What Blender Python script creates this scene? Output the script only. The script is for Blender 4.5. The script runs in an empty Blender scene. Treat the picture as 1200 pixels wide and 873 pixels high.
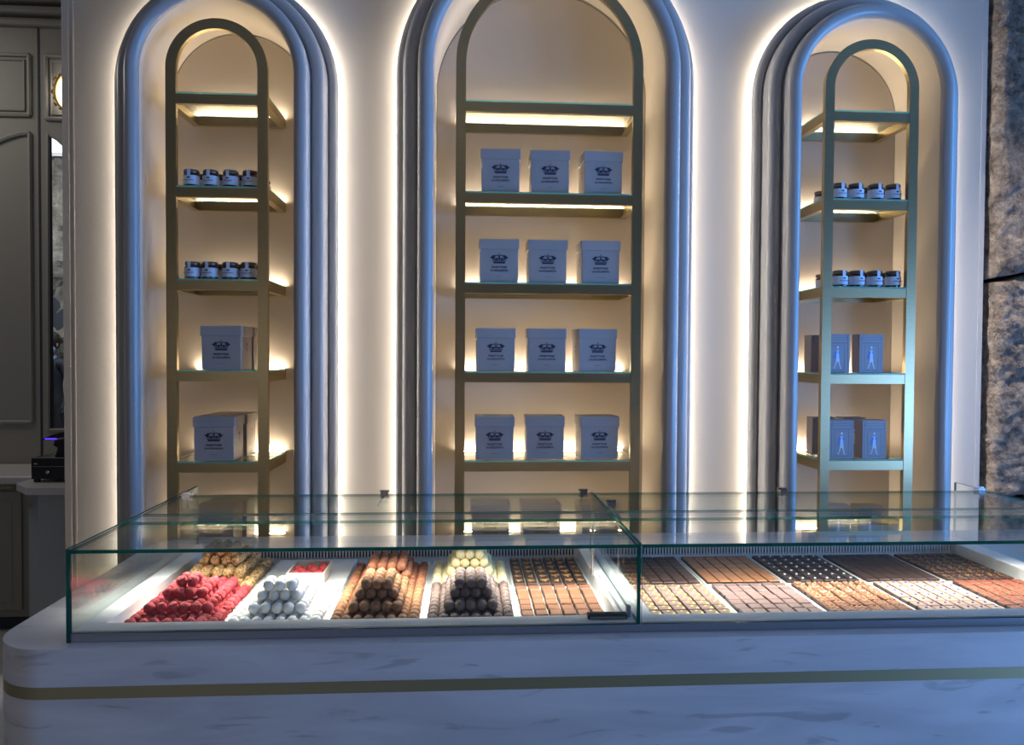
import bpy, bmesh, math, random
from mathutils import Vector, Matrix, noise
random.seed(7)
PI = math.pi
S = bpy.context.scene
COL = S.collection

# ---------------------------------------------------------------- camera
cam_data = bpy.data.cameras.new('camera'); cam = bpy.data.objects.new('camera', cam_data); COL.objects.link(cam)
yaw, pitch, roll = math.radians(3.658), math.radians(-1.312), math.radians(0.335)
r0 = Vector((math.cos(yaw), -math.sin(yaw), 0))
fw = Vector((math.sin(yaw)*math.cos(pitch), math.cos(yaw)*math.cos(pitch), math.sin(pitch)))
u0 = r0.cross(fw)
rr = math.cos(roll)*r0 + math.sin(roll)*u0
uu = -math.sin(roll)*r0 + math.cos(roll)*u0
M = Matrix((rr, uu, -fw)).transposed().to_4x4(); M.translation = Vector((0, 0, 1.58))
cam.matrix_world = M
cam_data.sensor_width = 36; cam_data.lens = 882.2/1200*36; cam_data.shift_y = 1.38/1200
cam_data.clip_start = .05
S.camera = cam

# ---------------------------------------------------------------- world, exposure
S.view_settings.view_transform = 'Standard'; S.view_settings.look = 'None'
S.view_settings.gamma = 1; S.view_settings.exposure = 0.0; S.view_settings.use_curve_mapping = False
W = bpy.data.worlds.new('world'); S.world = W; W.use_nodes = True
W.node_tree.nodes['Background'].inputs[0].default_value = (.85, .85, 1.0, 1)
W.node_tree.nodes['Background'].inputs[1].default_value = .05

# ---------------------------------------------------------------- large lights
def area(name, loc, target, sx, sy, power, color, spread=PI):
    l = bpy.data.lights.new(name, 'AREA'); l.shape = 'RECTANGLE'; l.size = sx; l.size_y = sy
    l.energy = power; l.color = color; l.spread = spread
    o = bpy.data.objects.new(name, l); COL.objects.link(o); o.location = loc
    o.rotation_euler = (Vector(target)-Vector(loc)).to_track_quat('-Z', 'Y').to_euler()
    return o
# daylight through the shop window, to the right of and behind the camera
area('window_daylight', (7.0, 2.1, 2.2), (0, 2.9, 2.2), 2.2, 4.6, 400, (.10, .37, 1.0))
area('door_daylight', (4.6, .35, .9), (1.1, 2.2, .7), 1.5, 1.5, 145, (.20, .44, 1.0))
# unseen neutral fill from above, added to brighten the stone wall
area('stone_fill', (3.08, 2.85, 3.85), (3.22, 3.75, 1.5), .2, .2, 5, (1, .88, .76), math.radians(42))
# neutral fill added for the counter, behind the camera, low and to the left
area('counter_fill', (-1.9, -1.4, 1.5), (-.3, 2.2, .8), 1.6, 1.0, 6.5, (1, .90, .84))
# soft overhead fill, added for ambient light
area('ambient_fill', (-.4, .2, 3.75), (-.4, 1.6, 0), 2.5, 1.5, 4, (1, .92, .86))
# LED strip of the display case, under the frosted strip of its glass top (its profile is built with the case)
for x_, l_ in ((-.253, 1.38), (1.163, 1.40)):
    area('case_led', (x_, 2.205, 1.0965), (x_, 2.205, 0), l_, .010, 11, (1, .93, .87), math.radians(112))
# dim light of the back room
area('back_room_light', (-3.6, 4.1, 3.6), (-3.0, 4.5, 0), .8, .5, 11, (1, .95, .86))

# ---------------------------------------------------------------- materials
def new_mat(name):
    m = bpy.data.materials.new(name); m.use_nodes = True
    nt = m.node_tree; b = nt.nodes['Principled BSDF']
    return m, nt, b
def pm(name, col, rough=.6, metal=0, bump=0, bscale=40, var=0, vscale=6, spec=.5, coat=0):
    m, nt, b = new_mat(name)
    b.inputs['Base Color'].default_value = (*col, 1); b.inputs['Roughness'].default_value = rough
    b.inputs['Metallic'].default_value = metal; b.inputs['Specular IOR Level'].default_value = spec
    b.inputs['Coat Weight'].default_value = coat
    if bump or var:
        tc = nt.nodes.new('ShaderNodeTexCoord')
    if bump:
        n = nt.nodes.new('ShaderNodeTexNoise'); n.inputs['Scale'].default_value = bscale; n.inputs['Detail'].default_value = 4
        bp = nt.nodes.new('ShaderNodeBump'); bp.inputs['Strength'].default_value = bump; bp.inputs['Distance'].default_value = .01
        nt.links.new(tc.outputs['Object'], n.inputs['Vector']); nt.links.new(n.outputs['Fac'], bp.inputs['Height'])
        nt.links.new(bp.outputs['Normal'], b.inputs['Normal'])
    if var:
        n2 = nt.nodes.new('ShaderNodeTexNoise'); n2.inputs['Scale'].default_value = vscale; n2.inputs['Detail'].default_value = 5
        nt.links.new(tc.outputs['Object'], n2.inputs['Vector'])
        rp = nt.nodes.new('ShaderNodeValToRGB'); rp.color_ramp.elements[0].position = .3; rp.color_ramp.elements[1].position = .7
        rp.color_ramp.elements[0].color = (*[c*(1-var) for c in col], 1)
        rp.color_ramp.elements[1].color = (*[min(1, c*(1+var)) for c in col], 1)
        nt.links.new(n2.outputs['Fac'], rp.inputs['Fac']); nt.links.new(rp.outputs['Color'], b.inputs['Base Color'])
    return m
def emit(name, col, strength):
    m, nt, b = new_mat(name)
    b.inputs['Base Color'].default_value = (*col, 1)
    b.inputs['Emission Color'].default_value = (*col, 1); b.inputs['Emission Strength'].default_value = strength
    return m
def glass(name, tint=(.95, .98, .965), haze=0, refl=1.8):
    """clear sheet glass: straight-through transmission and a Schlick mirror term, the same from both sides"""
    m = bpy.data.materials.new(name); m.use_nodes = True; nt = m.node_tree; nt.nodes.clear()
    out = nt.nodes.new('ShaderNodeOutputMaterial'); mix = nt.nodes.new('ShaderNodeMixShader')
    tr = nt.nodes.new('ShaderNodeBsdfTransparent'); tr.inputs[0].default_value = (*tint, 1)
    gl = nt.nodes.new('ShaderNodeBsdfGlossy'); gl.inputs['Roughness'].default_value = .0
    lw = nt.nodes.new('ShaderNodeLayerWeight'); lw.inputs[0].default_value = .5
    pw = nt.nodes.new('ShaderNodeMath'); pw.operation = 'POWER'; pw.inputs[1].default_value = 5
    ma = nt.nodes.new('ShaderNodeMath'); ma.operation = 'MULTIPLY_ADD'; ma.inputs[1].default_value = .96; ma.inputs[2].default_value = .04
    nt.links.new(lw.outputs['Facing'], pw.inputs[0]); nt.links.new(pw.outputs[0], ma.inputs[0]); nt.links.new(ma.outputs[0], mix.inputs[0])
    src = tr
    if haze:
        df = nt.nodes.new('ShaderNodeBsdfDiffuse'); df.inputs[0].default_value = (.6, .63, .64, 1)
        m2 = nt.nodes.new('ShaderNodeMixShader'); m2.inputs[0].default_value = haze
        nt.links.new(tr.outputs[0], m2.inputs[1]); nt.links.new(df.outputs[0], m2.inputs[2]); src = m2
    nt.links.new(src.outputs[0], mix.inputs[1]); nt.links.new(gl.outputs[0], mix.inputs[2]); nt.links.new(mix.outputs[0], out.inputs[0])
    return m
def edge_glass(name, col, trans):
    m = bpy.data.materials.new(name); m.use_nodes = True; nt = m.node_tree; nt.nodes.clear()
    out = nt.nodes.new('ShaderNodeOutputMaterial'); mix = nt.nodes.new('ShaderNodeMixShader'); mix.inputs[0].default_value = .55
    tl = nt.nodes.new('ShaderNodeBsdfTranslucent'); tl.inputs[0].default_value = (*trans, 1)
    p = nt.nodes.new('ShaderNodeBsdfPrincipled'); p.inputs['Base Color'].default_value = (*col, 1); p.inputs['Roughness'].default_value = .15
    nt.links.new(p.outputs[0], mix.inputs[1]); nt.links.new(tl.outputs[0], mix.inputs[2]); nt.links.new(mix.outputs[0], out.inputs[0])
    return m
def brass(name, col, rough):
    m, nt, b = new_mat(name)
    b.inputs['Metallic'].default_value = 1; b.inputs['Roughness'].default_value = rough
    tc = nt.nodes.new('ShaderNodeTexCoord'); mp = nt.nodes.new('ShaderNodeMapping'); mp.inputs['Scale'].default_value = (3, 3, 60)
    n = nt.nodes.new('ShaderNodeTexNoise'); n.inputs['Scale'].default_value = 4; n.inputs['Detail'].default_value = 3
    rp = nt.nodes.new('ShaderNodeValToRGB'); rp.color_ramp.elements[0].color = (*[c*.85 for c in col], 1); rp.color_ramp.elements[1].color = (*[c*1.1 for c in col], 1)
    nt.links.new(tc.outputs['Object'], mp.inputs[0]); nt.links.new(mp.outputs[0], n.inputs['Vector']); nt.links.new(n.outputs['Fac'], rp.inputs[0]); nt.links.new(rp.outputs[0], b.inputs['Base Color'])
    return m
def marble(name):
    m, nt, b = new_mat(name)
    b.inputs['Roughness'].default_value = .32
    tc = nt.nodes.new('ShaderNodeTexCoord')
    mp = nt.nodes.new('ShaderNodeMapping'); mp.inputs['Rotation'].default_value = (0, .42, 0); mp.inputs['Scale'].default_value = (1.3, 2, 7.5)
    n1 = nt.nodes.new('ShaderNodeTexNoise'); n1.inputs['Scale'].default_value = 1.7; n1.inputs['Detail'].default_value = 8; n1.inputs['Distortion'].default_value = .9
    r1 = nt.nodes.new('ShaderNodeValToRGB'); e = r1.color_ramp.elements
    e[0].position = .30; e[0].color = (.52, .515, .53, 1); e[1].position = .66; e[1].color = (.68, .67, .68, 1)
    n2 = nt.nodes.new('ShaderNodeTexNoise'); n2.inputs['Scale'].default_value = 2.3; n2.inputs['Detail'].default_value = 9; n2.inputs['Distortion'].default_value = 1.6
    r2 = nt.nodes.new('ShaderNodeValToRGB'); e = r2.color_ramp.elements
    e[0].position = .33; e[0].color = (.38, .34, .33, 1); e[1].position = .39; e[1].color = (1, 1, 1, 1)
    mx = nt.nodes.new('ShaderNodeMixRGB'); mx.blend_type = 'MULTIPLY'; mx.inputs[0].default_value = .38
    nt.links.new(tc.outputs['Object'], mp.inputs[0])
    for n in (n1, n2): nt.links.new(mp.outputs[0], n.inputs['Vector'])
    nt.links.new(n1.outputs['Fac'], r1.inputs[0]); nt.links.new(n2.outputs['Fac'], r2.inputs[0])
    nt.links.new(r1.outputs[0], mx.inputs[1]); nt.links.new(r2.outputs[0], mx.inputs[2]); nt.links.new(mx.outputs[0], b.inputs['Base Color'])
    return m
def stone_mat(name, a, c, s=9):
    m, nt, b = new_mat(name); b.inputs['Roughness'].default_value = .85
    tc = nt.nodes.new('ShaderNodeTexCoord')
    n1 = nt.nodes.new('ShaderNodeTexNoise'); n1.inputs['Scale'].default_value = s; n1.inputs['Detail'].default_value = 12; n1.inputs['Roughness'].default_value = .75
    r1 = nt.nodes.new('ShaderNodeValToRGB'); e = r1.color_ramp.elements
    e[0].position = .36; e[0].color = (*a, 1); e[1].position = .66; e[1].color = (*c, 1)
    n2 = nt.nodes.new('ShaderNodeTexNoise'); n2.inputs['Scale'].default_value = s*4; n2.inputs['Detail'].default_value = 8
    bp = nt.nodes.new('ShaderNodeBump'); bp.inputs['Strength'].default_value = 1; bp.inputs['Distance'].default_value = .05
    n2.inputs['Roughness'].default_value = .7
    for n in (n1, n2): nt.links.new(tc.outputs['Object'], n.inputs['Vector'])
    nt.links.new(n1.outputs['Fac'], r1.inputs[0]); nt.links.new(r1.outputs[0], b.inputs['Base Color'])
    nt.links.new(n2.outputs['Fac'], bp.inputs['Height']); nt.links.new(bp.outputs[0], b.inputs['Normal'])
    return m

PAINT = pm('cream_wall_paint', (.55, .50, .435), .75, bump=.05, bscale=60, spec=.2)
NICHE = pm('niche_paint', (.56, .50, .42), .75, spec=.2)
ROLL = pm('moulding_satin_paint', (.36, .35, .34), .30)
BRASS = brass('brushed_brass', (.40, .325, .18), .36)
BRASSB = pm('brass_band_metal', (.42, .36, .20), .45, metal=.85)
MARBLE = marble('veined_marble')
GLASS = glass('case_glass'); GLASS_STRIP = glass('frosted_glass_strip', haze=.13)
SHELFGLASS = glass('shelf_glass', (.97, .99, .975))
PANE = glass('window_glass')
EDGE = edge_glass('glass_edge', (.004, .05, .045), (.02, .20, .17))
SHEDGE = edge_glass('shelf_glass_edge', (.15, .55, .46), (.45, 1, .85))
LEDWARM = emit('shelf_led', (1, .83, .62), 62)
LEDHALO = emit('halo_led', (1, .93, .85), 27)
BOXM = pm('grey_blue_card', (.38, .35, .335), .55)
BOXK = pm('pale_grey_card', (.30, .28, .30), .5)
INK = pm('dark_ink', (.02, .025, .06), .5)
INKL = pm('pale_blue_ink', (.62, .70, .85), .5)
INKB = pm('blue_ink', (.05, .25, .75), .5)
LINE = pm('embossed_line', (.09, .09, .15), .5)
JARG = pm('dark_jam_glass', (.05, .018, .012), .08, coat=.5)
JARLID = pm('bronze_lid', (.16, .13, .11), .3, metal=.7)
PAPER = pm('white_label_paper', (.62, .66, .76), .6)
WHITE = pm('white_enamel', (.80, .80, .79), .4)
BAND = pm('grey_aluminium', (.30, .31, .34), .4, metal=.4)
DARK = pm('dark_recess', (.03, .035, .05), .7)
CHROME = pm('chrome', (.6, .6, .62), .2, metal=1)
BLACK = pm('black_plastic', (.012, .012, .014), .35)
ROOM = pm('grey_green_panel_paint', (.30, .285, .25), .6)
CABM = pm('cabinet_paint', (.26, .25, .20), .55)
TOPM = pm('pale_stone_top', (.60, .57, .54), .35)
GILT = pm('gilt', (.75, .48, .16), .3, metal=.9)
FLOORM = pm('pale_floor_tile', (.42, .41, .39), .35, var=.12, vscale=3)
CEILM = pm('ceiling_paint', (.45, .44, .42), .7)

# ---------------------------------------------------------------- mesh helpers
class MB:
    def __init__(s): s.v = []; s.f = []; s.m = []; s.sm = []
    def add(s, vs, fs, mi=0, smooth=False):
        o = len(s.v); s.v += [tuple(v) for v in vs]; s.f += [tuple(o+i for i in f) for f in fs]
        s.m += [mi]*len(fs); s.sm += [smooth]*len(fs); return s
    def box(s, x0, x1, y0, y1, z0, z1, mi=0):
        vs = [(x, y, z) for z in (z0, z1) for y in (y0, y1) for x in (x0, x1)]
        return s.add(vs, [(0, 2, 3, 1), (4, 5, 7, 6), (0, 1, 5, 4), (2, 6, 7, 3), (0, 4, 6, 2), (1, 3, 7, 5)], mi)
    def prism(s, pts, y0, y1, mi=0, mside=None):      # polygon in XZ extruded along Y
        n = len(pts); vs = [(x, y0, z) for x, z in pts] + [(x, y1, z) for x, z in pts]
        s.add(vs, [tuple(range(n)), tuple(range(2*n-1, n-1, -1))], mi)
        return s.add(vs, [(i, i+n, (i+1) % n+n, (i+1) % n) for i in range(n)], mi if mside is None else mside)
    def prismz(s, pts, z0, z1, mi=0, caps=True, smooth=False):   # polygon in XY extruded along Z
        n = len(pts); vs = [(x, y, z0) for x, y in pts] + [(x, y, z1) for x, y in pts]
        if caps: s.add(vs, [tuple(range(n-1, -1, -1)), tuple(range(n, 2*n))], mi)
        return s.add(vs, [(i, (i+1) % n, (i+1) % n+n, i+n) for i in range(n)], mi, smooth)
    def lathe(s, prof, n=20, mi=0, c=(0, 0), smooth=True):
        vs = []; fs = []
        for r, z in prof:
            for k in range(n): a = 2*PI*k/n; vs.append((c[0]+r*math.cos(a), c[1]+r*math.sin(a), z))
        for i in range(len(prof)-1):
            for k in range(n): fs.append((i*n+k, i*n+(k+1) % n, (i+1)*n+(k+1) % n, (i+1)*n+k))
        fs.append(tuple(range(n-1, -1, -1))); fs.append(tuple((len(prof)-1)*n+k for k in range(n)))
        return s.add(vs, fs, mi, smooth)
    def tube(s, pts, r, n=8, mi=0):
        vs = []; fs = []
        for i, p in enumerate(pts):
            a = Vector(pts[max(0, i-1)]); b = Vector(pts[min(len(pts)-1, i+1)]); d = (b-a).normalized()
            x = d.orthogonal().normalized(); y = d.cross(x)
            if i == 0: X0 = x
            else:
                x = (X0 - d*X0.dot(d)).normalized(); y = d.cross(x); X0 = x
            for k in range(n): t = 2*PI*k/n; vs.append(Vector(p)+x*r*math.cos(t)+y*r*math.sin(t))
        for i in range(len(pts)-1):
            for k in range(n): fs.append((i*n+k, i*n+(k+1) % n, (i+1)*n+(k+1) % n, (i+1)*n+k))
        fs.append(tuple(range(n-1, -1, -1))); fs.append(tuple((len(pts)-1)*n+k for k in range(n)))
        return s.add(vs, fs, mi, True)
    def mesh(s, name, mats):
        me = bpy.data.meshes.new(name); me.from_pydata(s.v, [], s.f)
        for m in (mats if isinstance(mats, (list, tuple)) else [mats]): me.materials.append(m)
        me.polygons.foreach_set('material_index', s.m); me.polygons.foreach_set('use_smooth', s.sm); me.update()
        bm = bmesh.new(); bm.from_mesh(me); bmesh.ops.recalc_face_normals(bm, faces=bm.faces); bm.to_mesh(me); bm.free()
        if any(s.sm): me.set_sharp_from_angle(angle=math.radians(42))
        return me
    def build(s, name, mats, parent=None, loc=(0, 0, 0), rz=0, bevel=0):
        return link(name, s.mesh(name, mats), parent, loc, rz, bevel)
def link(name, me, parent=None, loc=(0, 0, 0), rz=0, bevel=0):
    o = bpy.data.objects.new(name, me); COL.objects.link(o); o.location = loc; o.rotation_euler = (0, 0, rz)
    if parent: o.parent = parent
    if bevel:
        b = o.modifiers.new('bevel', 'BEVEL'); b.width = bevel; b.segments = 3; b.limit_method = 'ANGLE'
    return o
def empty(name, loc=(0, 0, 0), rz=0):
    o = bpy.data.objects.new(name, None); COL.objects.link(o); o.location = loc; o.rotation_euler = (0, 0, rz); o.empty_display_size = .05; return o
def tag(o, label=None, cat=None, group=None, kind=None):
    if label: o['label'] = label
    if cat: o['category'] = cat
    if group: o['group'] = group
    if kind: o['kind'] = kind
    return o
def copy_tree(o, parent=None):
    c = o.copy(); COL.objects.link(c); c.parent = parent
    for ch in [k for k in KIDS.get(o.name, [])]:
        d = ch.copy(); COL.objects.link(d); d.parent = c
        for g in KIDS.get(ch.name, []):
            e = g.copy(); COL.objects.link(e); e.parent = d
    return c
KIDS = {}
def remember(root):
    def walk(o):
        ks = [k for k in bpy.data.objects if k.parent == o]; KIDS[o.name] = ks
        for k in ks: walk(k)
    walk(root); return root

def arch_pts(h, zc, z0=0.0, n=40):                 # from bottom left, over the top, to bottom right
    return [(-h, z0)] + [(-h*math.cos(PI*k/n), zc + h*math.sin(PI*k/n)) for k in range(n+1)] + [(h, z0)]
def sweep_arch(mb, cx, zc, prof, z0=0.0, n=48, closed=True, mi=0, smooth=True):
    """prof: list of (half-distance, y) swept along an arch path"""
    m = len(prof); vs = []; ns = n+3
    for i in range(ns):
        if i == 0: f = lambda u: (-u, z0)
        elif i == ns-1: f = lambda u: (u, z0)
        else:
            a = PI*(i-1)/n; f = lambda u, a=a: (-u*math.cos(a), zc+u*math.sin(a))
        for u, y in prof:
            x, z = f(u); vs.append((cx+x, y, z))
    fs = []
    for i in range(ns-1):
        for k in range(m if closed else m-1):
            fs.append((i*m+k, i*m+(k+1) % m, (i+1)*m+(k+1) % m, (i+1)*m+k))
    return mb.add(vs, fs, mi, smooth)

# ================================================================ SETTING
ARCH = [dict(c=-1.146, fx=(-1.382, -1.332, -.965, -.918), h=(.350, .416, .483, .528), zc=2.88, fz=2.905, pz=2.875),
        dict(c=.405, fx=(-.0424, .0017, .807, .8537), h=(.553, .628, .703, .740), zc=2.95, fz=2.97, pz=2.94),
        dict(c=1.982, fx=(1.756, 1.809, 2.186, 2.2305), h=(.352, .422, .489, .534), zc=2.885, fz=2.905, pz=2.878)]
YW = 3.80; YP = 3.985
SHZ = [2.795, 2.365, 1.934, 1.508, 1.080, .652]

fl = MB().box(-7, 7, -5, 13, -.1, 0).build('floor', FLOORM); tag(fl, kind='structure')
cl = MB().box(-7, 4.4, .2, 5.1, 3.95, 4.05).build('ceiling', CEILM); tag(cl, kind='structure')

# the long wall with its three arched openings: one comb-shaped outline
XL, XR = -1.925, 2.70
out = [(XL, 0)]
for a in ARCH:
    pts = arch_pts(a['h'][0]+.006, a['zc'], 0)
    out += [(a['c']+x, z) for x, z in pts]
out += [(XR, 0), (XR, 3.95), (XL, 3.95)]
wb = MB().prism(out, YW, YW+.04).build('wall_back', PAINT); tag(wb, kind='structure')
for a in ARCH:
    mb = MB(); h = a['h'][0]
    sweep_arch(mb, a['c'], a['zc'], [(h, 3.592), (h, YP), (h+.012, YP+.01), (h+.012, 3.592)], smooth=False, n=64)
    mb.build('niche_reveal', NICHE, wb)
    pts = [(a['c']+x, z) for x, z in arch_pts(h+.012, a['zc'])]
    MB().prism(pts, YP, YP+.02).build('niche_panel', NICHE, wb)
    mb = MB()                                        # fine bead where reveal and panel meet
    sweep_arch(mb, a['c'], a['pz'], [(h+.004, YP-.004), (h-.003, YP-.004), (h-.003, YP+.001), (h+.004, YP+.001)])
    mb.build('niche_bead', ROOM, wb)
# narrow edge trims of the wall
for nm, x0, x1 in (('trim_4', XL-.02, XL+.012), ('trim_5', XR-.006, XR+.02)):
    t = MB().box(x0, x1, YW-.0012, YW+.06, 0, 3.95).build(nm, PAINT); tag(t, kind='structure')
t = MB().box(XL+.028, XL+.036, YW-.0012, YW+.002, 0, 3.95).build('trim_6', PAINT); tag(t, kind='structure')

# rolled arch mouldings with the halo light behind
def rollprof(u0, u1, yf, yb):
    r = (u1-u0)/2; c = (u0+u1)/2; ps = [(u0+.004, yb), (u0+.004, yf+r+.002)]
    for k in range(11):
        a = PI*k/10; ps.append((c-r*math.cos(a), yf+r-r*math.sin(a)))
    ps.append((u1, yb)); return ps
LB = ['left', 'centre', 'right']
for i, a in enumerate(ARCH):
    t = empty('trim_%d' % (i+1), (a['c'], 3.7, 0)); tag(t, 'rolled grey arch moulding lit from behind, round the %s shelf niche' % LB[i], kind='structure')
    h = a['h']
    for k, (u0, u1, yf) in enumerate(((h[0], h[1], 3.555), (h[1]-.004, h[2], 3.635), (h[2]-.004, h[3], 3.725))):
        mb = MB(); prof = rollprof(u0, u1, yf, 3.76)
        sweep_arch(mb, 0, a['zc'], [(u, y-3.7) for u, y in prof])
        mb.build('roll', ROLL, t)
    mb = MB(); u = h[3]-.030
    sweep_arch(mb, 0, a['zc'], [(u, 3.77-3.7), (u, 3.795-3.7)], closed=False, smooth=False)
    mb.build('led_strip', LEDHALO, t)
    mb = MB(); u = h[3]-.034
    sweep_arch(mb, 0, a['zc'], [(u-.02, 3.755-3.7), (u-.02, 3.80-3.7), (u, 3.80-3.7), (u, 3.755-3.7)], smooth=False)
    mb.build('led_backing', ROLL, t)

# ---------------------------------------------------------------- stone wall on the right
STONE = stone_mat('rough_limestone', (.13, .095, .075), (.70, .57, .46), 17)
wr = MB().box(2.74, 4.2, 3.95, 4.1, 0, 3.95).box(3.12, 3.27, 3.46, 3.95, 0, 3.95).build('wall_right', DARK); tag(wr, kind='structure')  # second box: unseen return added to keep blue daylight off the stone
def stone_block(x0, x1, zf0, zf1, seed, y=3.74, depth=.2, parent=wr, amp=.05, mat=STONE, nx=50, nz=190):
    """rough block; zf0/zf1 give the lower and upper outline as functions of x"""
    vs = []; fs = []
    for j in range(nz+1):
        for i in range(nx+1):
            s_ = i/nx; t_ = j/nz; x = x0+(x1-x0)*s_; z = zf0(x)+(zf1(x)-zf0(x))*t_
            e = min(s_, 1-s_)*(x1-x0); f = min(t_, 1-t_)*(zf1(x)-zf0(x)); ed = min(e, f)
            rnd = .05*max(0, 1-ed/.05)**2
            p = Vector((x*2.2, z*2.2, seed))
            d = amp*noise.fractal(p, .7, 2.1, 7) + amp*.35*noise.noise(p*11)
            jx = .012*noise.noise(Vector((seed, z*9, 0))) if i == 0 else 0
            jz = .012*noise.noise(Vector((x*9, seed, 3))) if j in (0, nz) else 0
            vs.append((x+jx, y-d+rnd, z+jz))
    n = len(vs)
    for j in range(nz):
        for i in range(nx): a = j*(nx+1)+i; fs.append((a, a+1, a+nx+2, a+nx+1))
    rim = [i for i in range(nx+1)] + [(j+1)*(nx+1)-1 for j in range(1, nz+1)] + [nz*(nx+1)+i for i in range(nx-1, -1, -1)] + [j*(nx+1) for j in range(nz-1, 0, -1)]
    bk = [(vs[i][0], y+depth, vs[i][2]) for i in rim]
    fs2 = [(rim[k], rim[(k+1) % len(rim)], n+(k+1) % len(rim), n+k) for k in range(len(rim))]
    mb = MB(); mb.v = [tuple(v) for v in vs]+bk; mb.f = fs+fs2; mb.m = [0]*len(mb.f); mb.sm = [True]*len(fs)+[False]*len(fs2)
    return mb.build('stone', mat, parent)
jl = lambda x: 1.985+.22*(x-2.72)
stone_block(2.745, 3.11, lambda x: jl(x)+.012, lambda x: 3.94, 1.3)
stone_block(2.755, 3.11, lambda x: .86, lambda x: jl(x)-.014, 5.1)
stone_block(2.745, 3.11, lambda x: 0, lambda x: .84, 8.4)

# ---------------------------------------------------------------- back room on the left
YR = 4.90
wf = MB()
OX0, OX1, OZ0, OZ1 = -2.590, -2.20, 1.10, 2.95
wf.box(-7, OX0, YR, YR+.03, 0, 3.95); wf.box(OX1, -1.5, YR, YR+.03, 0, 3.95)
wf.box(OX0, OX1, YR, YR+.03, 0, OZ0)
top = [(OX0, OZ1), (OX0+.05, OZ1-.03), (OX0+.13, OZ1-.10), (OX0+.19, OZ1-.12), (OX0+.25, OZ1-.10), (OX1-.05, OZ1-.03), (OX1, OZ1), (OX1, 3.95), (OX0, 3.95)]
wf.prism(top, YR, YR+.03)
wfo = wf.build('wall_left', ROOM); tag(wfo, kind='structure')
def mould(pts, r=.014, closed=True):
    mb = MB(); p = [(x, YR-.004, z) for x, z in pts]
    if closed: p.append(p[0])
    for k in range(len(p)-1): mb.tube([p[k], p[k+1]], r, 6)
    return mb.build('panel_moulding', ROOM, wfo)
def rect(x0, x1, z0, z1): return [(x0, z0), (x1, z0), (x1, z1), (x0, z1)]
wave = lambda x0, x1, z: [(x0+(x1-x0)*k/12, z-.055*(1-math.cos(2*PI*k/12))) for k in range(13)]
mould(rect(-3.45, -2.70, 3.06, 3.43)); mould(rect(-3.42, -2.73, 3.09, 3.40), .006)
mould(wave(-3.45, -2.70, 2.95)+[(-2.70, 1.15), (-3.45, 1.15)])
mould(rect(-2.60, -2.05, 3.04, 3.43)); mould(rect(-2.57, -2.08, 3.07, 3.40), .006)
mould([(x, z) for x, z in top[:7]]+[(OX1+.005, OZ0), (OX0-.012, OZ0)], .012)
MB().box(-2.652, -2.640, YR-.003, YR+.01, 0, 3.6).build('panel_joint', DARK, wfo)
for nm, z0, z1, d in (('trim_7', 3.60, 3.635, .05), ('trim_8', 3.66, 3.70, .09), ('trim_9', 3.72, 3.95, .16)):
    t = MB().box(-7, -1.5, YR-d, YR, z0, z1).build(nm, ROOM, bevel=.01); tag(t, kind='structure')
# window in the panelling, and what is seen through it
wn = empty('window_1', (OX0, YR, OZ0)); tag(wn, kind='structure')
MB().box(OX0, OX1, YR+.018, YR+.024, OZ0, OZ1).build('pane', PANE, wn).location = (-OX0, -YR, -OZ0)
MB().box(OX0-.001, OX0+.010, YR-.006, YR+.018, OZ0, OZ1-.005).build('window_frame', BLACK, wn).location = (-OX0, -YR, -OZ0)
STONE2 = stone_mat('street_stone', (.05, .045, .04), (.42, .39, .34), 3.2)
wo = MB().box(-9, -3, 11.3, 11.5, 0, 4.5).build('wall_front', DARK); tag(wo, kind='structure')
stone_block(-8, -3.2, lambda x: 0, lambda x: 4.35, 3.3, y=11.2, depth=.1, parent=wo, mat=STONE2, amp=.22, nx=70, nz=60)
tw = empty('window_2', (-6, 11, 4.4)); tag(tw, kind='structure')
MB().box(-2, 3, .25, .27, .04, 1.3).build('pane', emit('bright_daylight_pane', (.80, .84, 1), 1.1), tw)
mb = MB()
for x in [-2+.9*k for k in range(6)]: mb.box(x-.02, x+.02, .2, .25, 0, 1.3)
mb.box(-2, 3, .2, .25, 0, .05); mb.build('window_frame', WHITE, tw)
area('street_light', (-5, 8.5, 4.2), (-5, 11.2, 2.2), 3, 1, 130, (.98, .97, 1))

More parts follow.
